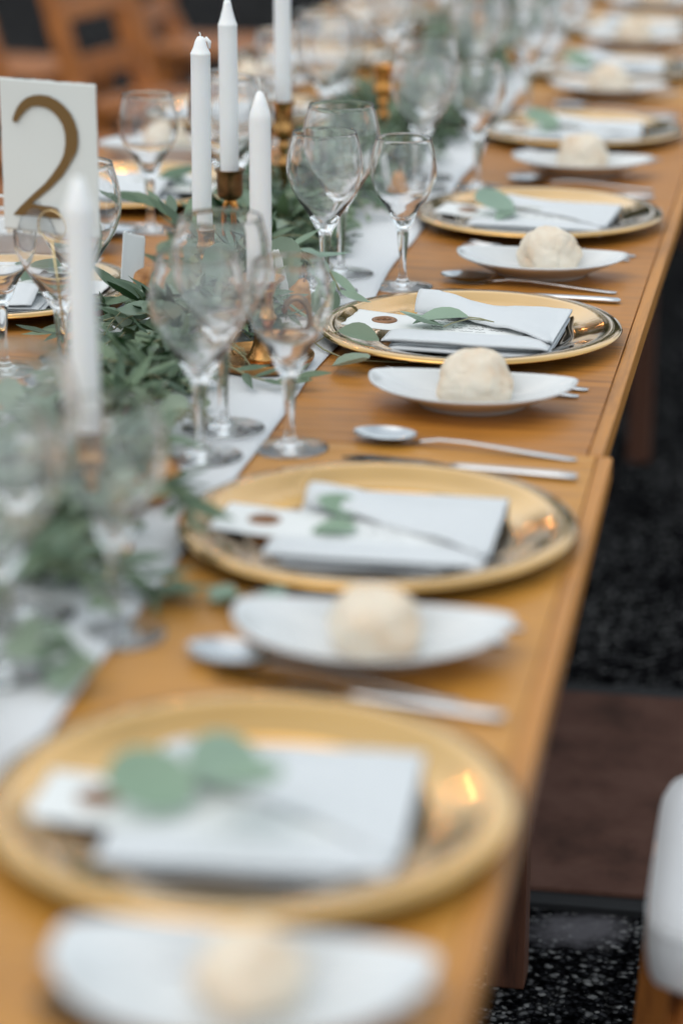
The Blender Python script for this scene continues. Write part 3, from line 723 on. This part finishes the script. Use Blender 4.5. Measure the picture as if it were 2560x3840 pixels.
# stick A: small turned brass with a flared cup
def turned(h):
    return [("base", [(0, .004), (.012, .006), (.028, .005), (.034, .003), (.035, .001), (.034, 0), (0, 0)], 'brass'),
            ("shaft", [(0, .003), (.010, .008), (.006, .014), (.005, h * .35), (.008, h * .42), (.0095, h * .46), (.006, h * .50), (.0052, h * .56), (.0085, h * .60), (.007, h * .63), (.006, h * .66), (0, h * .66)], 'brass'),
            ("cup", [(0, h * .655), (.007, h * .66), (.013, h * .70), (.0148, h * .75), (.0128, h * .80), (.0122, h * .88), (.0135, h * .95), (.0168, h * .992), (.0166, h), (.0150, h * .992), (.0118, h * .93), (.0112, h * .80), (0, h * .79)], 'brass')]
stick(-.652, 2.666, turned(.088), 'brass', "small turned brass candlestick with flared cup holding the leftmost sharp candle")
candle(-.652, 2.666, .080, .226, 'melt', "white taper candle with smeared tip, left of the sharp trio", lean=(.004, .008))
# stick B: taller, dark cup, open copper loop
def loopx(root):
    for s in (-1, 1):
        pts = [(s * .0075 * math.sin(t) , 0, .034 + .029 * (1 - math.cos(t))) for t in [i * math.pi / 12 for i in range(13)]]
        obj("loop", MB().tube(pts, [.0036] * 13, 10, True, 1.3).me("loop", 'copper'), root)
stick(-.651, 2.806, [("base", [(0, .006), (.012, .010), (.030, .008), (.038, .004), (.038, 0), (0, 0)], 'brass_dark'), ("shaft", [(0, .005), (.009, .010), (.0055, .018), (.0055, .030), (.010, .035), (0, .037)], 'copper'),
                     ("cup", [(0, .090), (.008, .091), (.0145, .096), (.0158, .104), (.0160, .124), (.0182, .1265), (.0180, .1285), (.0150, .127), (.0130, .122), (.0125, .110), (0, .109)], 'brass_dark')], None,
      "tall candlestick with dark cylindrical cup and open copper loop in the middle", loopx)
candle(-.651, 2.806, .112, .218, 'cone', "tallest white taper candle, middle of the sharp trio, cut by the top edge")
# stick C: chamberstick with saucer, drip ring and finger loop
def finger(root):
    obj("saucer", MB().lathe(smoothprof([(0, .002), (.030, .003), (.046, .005), (.052, .010), (.0545, .0125), (.0555, .0115), (.052, .004), (.044, .0005), (0, 0)], 2), 48).me("saucer", 'brass'), root)
    pts = [(.040 + .018 * math.cos(a), -.004, .052 + .024 * math.sin(a)) for a in [R(160 - i * 26) for i in range(9)]] + [(.026, -.003, .03), (.018, 0, .020)]
    obj("finger_loop", MB().tube(pts, .0032, 10, True, 1.4).me("finger_loop", 'brass_dark'), root)
stick(-.524, 2.394, [("shaft", [(0, .003), (.018, .006), (.012, .016), (.008, .03), (.010, .045), (.014, .052), (.010, .058), (.009, .075), (.013, .084), (0, .086)], 'brass'),
                     ("drip_ring", [(0, .0845), (.013, .085), (.020, .091), (.0240, .094), (.0238, .0955), (.018, .094), (.0118, .090), (0, .088)], 'brass'),], None, "brass chamberstick with saucer base and finger loop behind the clear wine glasses", finger)
candle(-.524, 2.394, .091, .198, 'wick', "shorter white taper candle with bare wick, right of the sharp trio", lean=(-.004, .010))
# near blurred candle
stick(-.540, 1.804, turned(.104), 'brass', "badly blurred brass candlestick in the foreground garland")
candle(-.540, 1.804, .096, .214, 'wick', "blurred foreground taper candle overlapping the number card", r=.0118)
# far candles
stick(-.660, 3.165, turned(.155), 'brass', "blurred brass candlestick just beyond the sharp candle trio")
candle(-.660, 3.165, .146, .25, 'cone', "blurred taper candle rising just beyond the sharp trio")
for x, y, h, lab in ((-.60, 3.62, .14, "blurred slim copper candlestick behind the clear glasses"), (-.64, 4.18, .12, "distant dark brass candlestick among the far glasses"),
                     (-.56, 4.42, .15, "distant orange copper candlestick near the top edge"), (-.63, 5.0, .12, "farthest brass candlestick on the distant runner")):
    pr = turned(h)
    if h >= .14: pr = [(a, b, 'copper') for a, b, c in pr]
    if h == .12: pr = [(a, b, 'brass_dark') for a, b, c in pr]
    stick(x, y, pr, None, lab)
    if y > 4.8: candle(x, y, h * .9, .22, 'cone', "white taper candle standing in the " + lab.replace("farthest ", "farthest "))

# ------------------------------------------------------------------ number card in a wire holder
CARD_A = R(-16)
cr = Matrix.Rotation(CARD_A, 4, 'Z')
cxy = Vector((-.7055, 2.262)); cz = T + .163
def cardfn(u, v):
    x = (u - .5) * .1055; z = v * .150
    if v > .999: z += .0012 * nz(u * 9, 3) + .0009 * abs(nz(u * 24, 8)) + .0006 * nz(u * 60, 2)
    if u > .999 or u < .001: x += .0005 * nz(v * 14, 5)
    return Vector((x, .0010 * math.sin(v * 2.2) * 1.2 + .0006 * nz(u * 2, v * 2), z))
card = obj("number_card", MB().grid(cardfn, 90, 60).me("number_card", 'card'), loc=(cxy.x, cxy.y, cz), rot=(0, 0, CARD_A)); solid(card, .0009); card.scale = (1.05, 1, 1)
tag(card, "white deckle-edged table card with a large bronze numeral 2", "table number card")
zp = [(195, 662), (183, 640), (200, 580), (240, 490), (290, 425), (350, 375), (430, 345), (510, 337), (600, 348), (690, 388), (775, 455), (850, 545), (900, 650), (928, 760), (932, 880), (915, 980), (880, 1060), (830, 1145), (740, 1290), (600, 1440), (480, 1545), (378, 1640),
      (470, 1668), (600, 1672), (680, 1690), (705, 1730), (722, 1800), (600, 1796), (440, 1784), (168, 1782), (250, 1700), (400, 1545), (560, 1390), (650, 1270), (740, 1130), (785, 1020), (803, 900), (800, 780), (775, 680), (725, 590), (655, 515), (570, 468), (480, 452), (400, 462), (330, 510), (270, 575), (225, 645)]
sc_ = .1055 / 1195.
def topt(p, y):
    u = (p[0] - 590 - (p[1] - 1000) * .025) * 1.06; return Vector((u * sc_ / 1.0, y, .150 - (p[1] - 145 - (p[0] - 100) * .045) * .150 / 1830))
zo = []
for i_, p_ in enumerate(zp):      # ink spreads a little beyond the traced stroke
    a_, b_ = Vector(zp[i_ - 1]), Vector(zp[(i_ + 1) % len(zp)]); d_ = (b_ - a_).normalized(); zo.append((p_[0] + d_.y * 9, p_[1] - d_.x * 9))
bm = bmesh.new(); front = [bm.verts.new(topt(p, -.0016)) for p in zo]; fc = bm.faces.new(front)
ex = bmesh.ops.extrude_face_region(bm, geom=[fc]); bmesh.ops.translate(bm, verts=[v for v in ex['geom'] if isinstance(v, bmesh.types.BMVert)], vec=(0, .0006, 0))
bmesh.ops.triangulate(bm, faces=bm.faces[:]); bmesh.ops.recalc_face_normals(bm, faces=bm.faces[:])
dm = bpy.data.meshes.new("numeral_two"); bm.to_mesh(dm); bm.free(); dm.materials.append(M['gold_ink'])
obj("numeral_two", dm, card)
hold = obj("wire_card_holder", None, loc=(cxy.x, cxy.y - .004, GT), rot=(0, 0, CARD_A)); tag(hold, "pale gold wire holder with a ring gripping the number card", "card holder")
ringp = lambda y, r: [(.0035 + r * math.cos(a), y, .172 + r * math.sin(a)) for a in [i * 2 * math.pi / 28 for i in range(29)]]
obj("ring", MB().tube(ringp(-.0035, .0155), .0009, 6, False).me("ring", 'wire'), hold)
obj("ring", MB().tube(ringp(.0062, .0130), .0009, 6, False).me("ring", 'wire'), hold)
obj("rod", MB().tube([(.0035, -.0035, .1565), (.008, -.002, .11), (.014, 0, .05), (.018, 0, .008)], .0011, 8).me("rod", 'wire'), hold)
obj("base", MB().lathe([(0, .007), (.018, .006), (.020, .003), (.020, 0), (0, 0)], 32).me("base", 'wire'), hold, loc=(.018, 0, 0))

# ------------------------------------------------------------------ garlands
CLEAR = [(-.515, 2.372, .078), (-.508, 2.058, .048), (-.508, 2.149, .052), (-.50, 2.26, .06), (-.525, 2.60, .028), (-.737, 2.65, .04), (-.737, 2.60, .045), (-.519, 2.722, .045), (-.517, 2.815, .045), (-.70, 2.25, .03), (-.712, 2.302, .045), (-.718, 2.391, .045)]
def garland(y0, y1, per_m, label, density_top, seed):
    rnd = random.Random(seed)
    root = obj("eucalyptus_garland", None, loc=(-.6, (y0 + y1) / 2, T)); tag(root, label, "garland", "green garlands along the runner")
    inv = Matrix.Translation((.6, -(y0 + y1) / 2, -T))
    leaves = []; stems = MB()
    cx = lambda y: (-.600 if y1 < 2.2 else -.622) + .018 * math.sin(y * 3.1 + 1) + .012 * math.sin(y * 7.3)
    main = [(cx(y0 + (y1 - y0) * i / 40) + .6, (y0 + (y1 - y0) * i / 40) - (y0 + y1) / 2, .016) for i in range(41)]
    obj("main_stem", MB().tube(main, .003, 6).me("main_stem", 'stem_red'), root)
    n = int((y1 - y0) * per_m)
    for i in range(n):
        y = y0 + (y1 - y0) * (i + rnd.random()) / n
        kind = rnd.choices(['round', 'oval', 'long'], [.34, .30, .36] if y1 < 2.2 else [.22, .32, .46])[0]
        az = rnd.uniform(-2.9, -.2) if rnd.random() < .55 else rnd.uniform(0, 2 * math.pi)
        L = rnd.uniform(.07, .15) * (1 if kind != 'oval' else .9)
        up0 = rnd.uniform(.15, 1.1) * density_top(y)
        p = Vector((cx(y) + (rnd.uniform(-.06, .10) if y1 < 2.2 and y < 1.86 else rnd.uniform(-.045, .045)), y, T + rnd.uniform(.010, .040)))
        d = Vector((math.cos(az), math.sin(az), up0)).normalized()
        if abs(d.x) > .75: L *= .8
        seg = 6; pts = [p.copy()]
        for sgi in range(seg):
            d = (d + Vector((rnd.uniform(-.12, .12), rnd.uniform(-.12, .12), -.16 * (1 + sgi * .25)))).normalized()
            p = p + d * L / seg
            if p.z < T + .009: p.z = T + .009; d.z = abs(d.z) * .2
            p.x = max(-.728, min((-.455 if y < 1.86 else -.53) if y1 < 2.2 else -.522, p.x)); pts.append(p.copy())
        stems.tube([q - Vector((-.6, (y0 + y1) / 2, T)) for q in pts], [.0012 - .0001 * k for k in range(len(pts))], 4)
        size = {'round': (.026, .046), 'oval': (.017, .032), 'long': (.045, .080)}[kind]
        big = rnd.random() < .10 and kind == 'round'
        nl = {'round': 7, 'oval': 11, 'long': 9}[kind]
        for j in range(nl):
            t = .12 + .88 * j / (nl - 1) * .98; f = t * seg; k = min(int(f), seg - 1); q = pts[k].lerp(pts[k + 1], f - k)
            ax = (pts[k + 1] - pts[k]).normalized(); sd2 = 1 if j % 2 else -1
            side_v = ax.cross(Vector((0, 0, 1)));
            side_v = side_v.normalized() if side_v.length > .01 else Vector((1, 0, 0))
            open_ = .55 if kind == 'long' else 1.1
            dv = ax + side_v * sd2 * open_ * rnd.uniform(.6, 1.2) + Vector((rnd.uniform(-.3, .3), rnd.uniform(-.3, .3), rnd.uniform(-.15, .55)))
            if j == nl - 1: dv = ax
            upv = Vector((rnd.uniform(-.6, .6), rnd.uniform(-.9, .35), 1))
            s = rnd.uniform(*size) * (1 - .35 * t) * (1.6 if big else 1)
            if q.z + dv.normalized().z * s < T + .005: dv.z = abs(dv.z) * .3 + .05
            tip_ = q + dv.normalized() * s
            if any((w_.x - ax_) ** 2 + (w_.y - ay_) ** 2 < ar_ ** 2 for w_ in (q, tip_) for ax_, ay_, ar_ in CLEAR): continue
            mtx = Matrix.Translation(q) @ frame(dv, upv) @ Matrix.Scale(s, 4)
            leaves.append((q, s, kind, rnd.randrange(6), mtx))
    C0 = Vector((0, 0, T + .66))
    leaves.sort(key=lambda a: -(a[1] / (a[0] - C0).length) * (1 + 14 * (a[0].z - T)) * (.25 if a[0].z < T + .03 else 1))
    vis = leaves[:290]; rest = leaves[290:]
    for q, s, kind, vi, mtx in vis:
        o = obj("leaf", LEAF_ME[kind][vi], root); o.matrix_local = inv @ mtx
    for kind in ('round', 'oval', 'long'):
        mb = MB()
        for q, s, kd, vi, mtx in rest:
            if kd == kind:
                vs, fs = LEAF[kd][vi]; mb.add(vs, fs, inv @ mtx)
        if mb.v: obj("foliage", mb.me("foliage", LEAFMAT[kind]), root, kind='stuff')
    obj("branches", stems.me("branches", 'stem'), root, kind='stuff')
garland(1.0, 2.14, 105, "blurred eucalyptus and willow garland in the foreground left of the chargers", lambda y: 1.25, 3)
garland(2.15, 4.20, 185, "sharp green eucalyptus garland around the trio of candles", lambda y: .85, 4)
garland(4.22, 6.4, 95, "distant blurred garland among the far wine glasses", lambda y: .9, 5)

# sprays of leaves crossing the runner near the sharp candles
def spray(name_label, pts, kind, n, size, pal=False, seed=1):
    rnd = random.Random(seed); root = obj("eucalyptus_twig", None, loc=(pts[0][0], pts[0][1], T)); tag(root, name_label, "twig", "loose twigs")
    o0 = Vector((pts[0][0], pts[0][1], T)); P = [Vector((x, y, T + z)) - o0 for x, y, z in pts]
    obj("stem", MB().tube(P, .0012, 6).me("stem", 'stem'), root)
    for j in range(n):
        f = (.15 + .85 * j / max(1, n - 1)) * (len(P) - 1) * .999; k = int(f); q = P[k].lerp(P[k + 1], f - k); ax = (P[k + 1] - P[k]).normalized()
        sv = ax.cross(Vector((0, 0, 1))).normalized() * (1 if j % 2 else -1)
        dv = ax + sv * rnd.uniform(.4, .9) + Vector((0, 0, rnd.uniform(-.1, .35)))
        o = obj("leaf", (PALE_ME if pal else LEAF_ME)[kind][j % 6], root); o.matrix_local = Matrix.Translation(q) @ frame(dv, Vector((rnd.uniform(-.3, .3), -.5, 1))) @ Matrix.Scale(size * rnd.uniform(.8, 1.1), 4)
spray("olive twig with dark leaves reaching left across the runner below the number card", [(-.66, 2.45, .03), (-.70, 2.46, .03), (-.735, 2.44, .022), (-.76, 2.43, .018)], 'long', 7, .055, seed=2)
spray("dark leafy twig arching up between the left glasses and the leftmost candle", [(-.66, 2.72, .05), (-.69, 2.74, .075), (-.72, 2.76, .090), (-.745, 2.77, .095)], 'long', 8, .060, seed=5)
spray("pale green twig drooping over the runner beside the clear glasses", [(-.58, 2.70, .06), (-.54, 2.69, .062), (-.505, 2.66, .05), (-.485, 2.63, .03)], 'long', 7, .050, True, seed=8)
spray("willow twig lying on the white runner in front of the brass chamberstick", [(-.55, 2.33, .02), (-.52, 2.31, .014), (-.49, 2.30, .010), (-.475, 2.31, .012)], 'long', 8, .042, seed=11)
spray("dark seeded twig over the runner at the left edge of the photo", [(-.66, 2.12, .03), (-.70, 2.15, .02), (-.73, 2.20, .018), (-.745, 2.22, .016)], 'long', 4, .030, seed=13)
# large round leaves standing up behind the glasses
bl = obj("eucalyptus_twig", None, loc=(-.6, 2.56, T)); tag(bl, "large silver-dollar leaves standing up around the turned brass candlestick", "twig", "loose twigs")
add_stem(bl, [(-.06, .0, .01), (-.02, .02, .03), (.04, .03, .04), (.07, .05, .06)], .0015)
for (x, y, z, d, up, L) in ((-.050, .0, .020, (-.6, .1, .9), (0, -1, .3), .052), (.0, .03, .030, (-.35, .2, .8), (.1, -1, .4), .060), (.045, .04, .035, (.35, .2, .9), (0, -1, .25), .062), (.02, .0, .02, (.3, -.1, .8), (.2, -1, .5), .045), (-.015, -.03, .015, (.1, -.3, .8), (-.2, -1, .5), .04)):
    o = obj("leaf", LEAF_ME['round'][int(L * 1000) % 6], bl); o.matrix_local = Matrix.Translation((x, y, z)) @ frame(Vector(d), Vector(up)) @ Matrix.Scale(L, 4)

# ------------------------------------------------------------------ chairs
def make_chair():
    """front of the seat at x = 0, sitter faces -X, y centred"""
    root = obj("folding_chair", None); w = .175
    for s in (-1, 1):
        y = s * w
        obj("back_post", MB().tube([(.30, y, .30), (.40, y, .50), (.50, y, .88)], .030, 4, True, .6).me("back_post", 'wood_chair', False), root)
        obj("front_leg", MB().tube([(-.048, y, 0), (-.026, y, .415)], .022, 4).me("front_leg", 'wood_chair', False), root)
        obj("rear_leg", MB().tube([(.36, y, .40), (.46, y, 0)], .022, 4).me("rear_leg", 'wood_chair', False), root)
    for z0, z1, x in ((.49, .555, .402), (.640, .71, .442), (.785, .86, .478)):
        m4 = Matrix.Translation((x, 0, (z0 + z1) / 2)) @ Matrix.Rotation(R(15), 4, 'Y')
        obj("back_slat", MB().box((-.008, -w + .015, -(z1 - z0) / 2), (.008, w - .015, (z1 - z0) / 2), m4, .003).me("back_slat", 'wood_chair', False), root)
    for i in range(6):
        obj("seat_slat", MB().box((.0 + i * .066, -w - .01, .420), (.058 + i * .066, w + .01, .438), bev=.003).me("seat_slat", 'wood_chair', False), root)
    obj("front_rail", MB().box((-.012, -w, .375), (.012, w, .419), bev=.003).me("front_rail", 'wood_chair', False), root)
    obj("stretcher", MB().tube([(-.026, -w, .16), (-.026, w, .16)], .012, 8).me("stretcher", 'wood_chair'), root)
    return root
ch0 = make_chair()
ch0.location = (-.040, 1.845, 0); tag(ch0, "wooden folding chair with white cushion at the bottom right corner", "chair", "wooden folding chairs")
def cush_mesh():
    bm = bmesh.new(); bmesh.ops.create_cube(bm, size=1); bmesh.ops.subdivide_edges(bm, edges=bm.edges[:], cuts=18, use_grid_fill=True)
    for v in bm.verts:
        x, y, z = v.co * 2
        q = 8; l = (abs(x) ** q + abs(y) ** q) ** (1 / q); m_ = max(abs(x), abs(y), 1e-6); f = m_ / max(l, 1e-6)
        e = 1 - .30 * max(abs(x), abs(y)) ** 6
        X, Y, Z = x * .190 * f, y * .158 * f, z * .037 * e
        Z += .002 * nz(X * 12, Y * 12) - (.006 * abs(nz(X * 25, Y * 25)) if z < 0 else 0) + (.0025 * nz(X * 30, Y * 30, Z * 30) if abs(z) < .99 else 0)
        k = 1 + (.02 * (1 - z * z)); v.co = (X * k, Y * k, Z)
    me = bpy.data.meshes.new("seat_cushion"); bm.to_mesh(me); bm.free(); me.materials.append(M['cushion']); me.polygons.foreach_set("use_smooth", [True] * len(me.polygons)); return me
cu = obj("seat_cushion", cush_mesh(), loc=(.120, 1.852, .438 + .038)); tag(cu, "thick white fabric seat cushion on the chair at the lower right", "cushion")
pts_ = []
for i_ in range(73):
    a_ = i_ * math.pi / 36; c_, s2_ = math.cos(a_), math.sin(a_); r_ = (abs(c_) ** 8 + abs(s2_) ** 8) ** (-1 / 8); pts_.append((c_ * r_ * .1915, s2_ * r_ * .1595, .0185 + .001 * nz(i_ * .3, 0)))
obj("piping", MB().tube(pts_, .0022, 6, False).me("piping", 'cushion'), cu)
chs = [(4.10, -1.40, "nearest blurred wooden chair at the top left"), (4.72, -1.38, "second blurred wooden chair behind the number card"), (5.36, -1.40, "third blurred wooden chair beyond the far left settings"), (6.05, -1.36, "farthest wooden chair at the top edge"), (4.95, -2.0, "wooden chair standing behind the others, near the left edge"), (5.75, -2.1, "wooden chair in the second row behind the table number"), (6.6, -2.0, "farther wooden chair of the second row"), (7.2, -1.5, "blurred chair far up behind the left glasses")]
for y, x, lab in chs:
    c = copy_tree(ch0); c.location = (x + .32, y, 0); c.location.x = x + .0; c.rotation_euler = (0, 0, math.pi + random.uniform(-.25, .25)); tag(c, lab, "chair", "wooden folding chairs")

# ------------------------------------------------------------------ string of small warm bulbs above the table
M['bulb'] = mat("warm_bulb_glass", (1, .6, .25), .4, Emission_Color=(1, .50, .18, 1), Emission_Strength=38.)[0]
M['cable'] = mat("black_rubber_cable", (.015, .015, .015), .6)[0]
fest = obj("string_light", None, loc=(-1.38, 6.2, 2.22)); tag(fest, "string of small warm bulbs hanging above the left side of the tables", "string light")
cab = [(0, -2.6 + i * .325, .22 * ((i - 8) / 8.) ** 2) for i in range(17)]
obj("cable", MB().tube(cab, .004, 6).me("cable", 'cable'), fest)
bulb_me = MB().lathe(smoothprof([(0, -.03), (.012, -.027), (.017, -.016), (.012, -.004), (.008, .004), (0, .005)], 2), 14).me("bulb", 'bulb')
for i in range(2, 16, 3):
    obj("bulb", bulb_me, fest, loc=(cab[i][0], cab[i][1], cab[i][2] - .03))
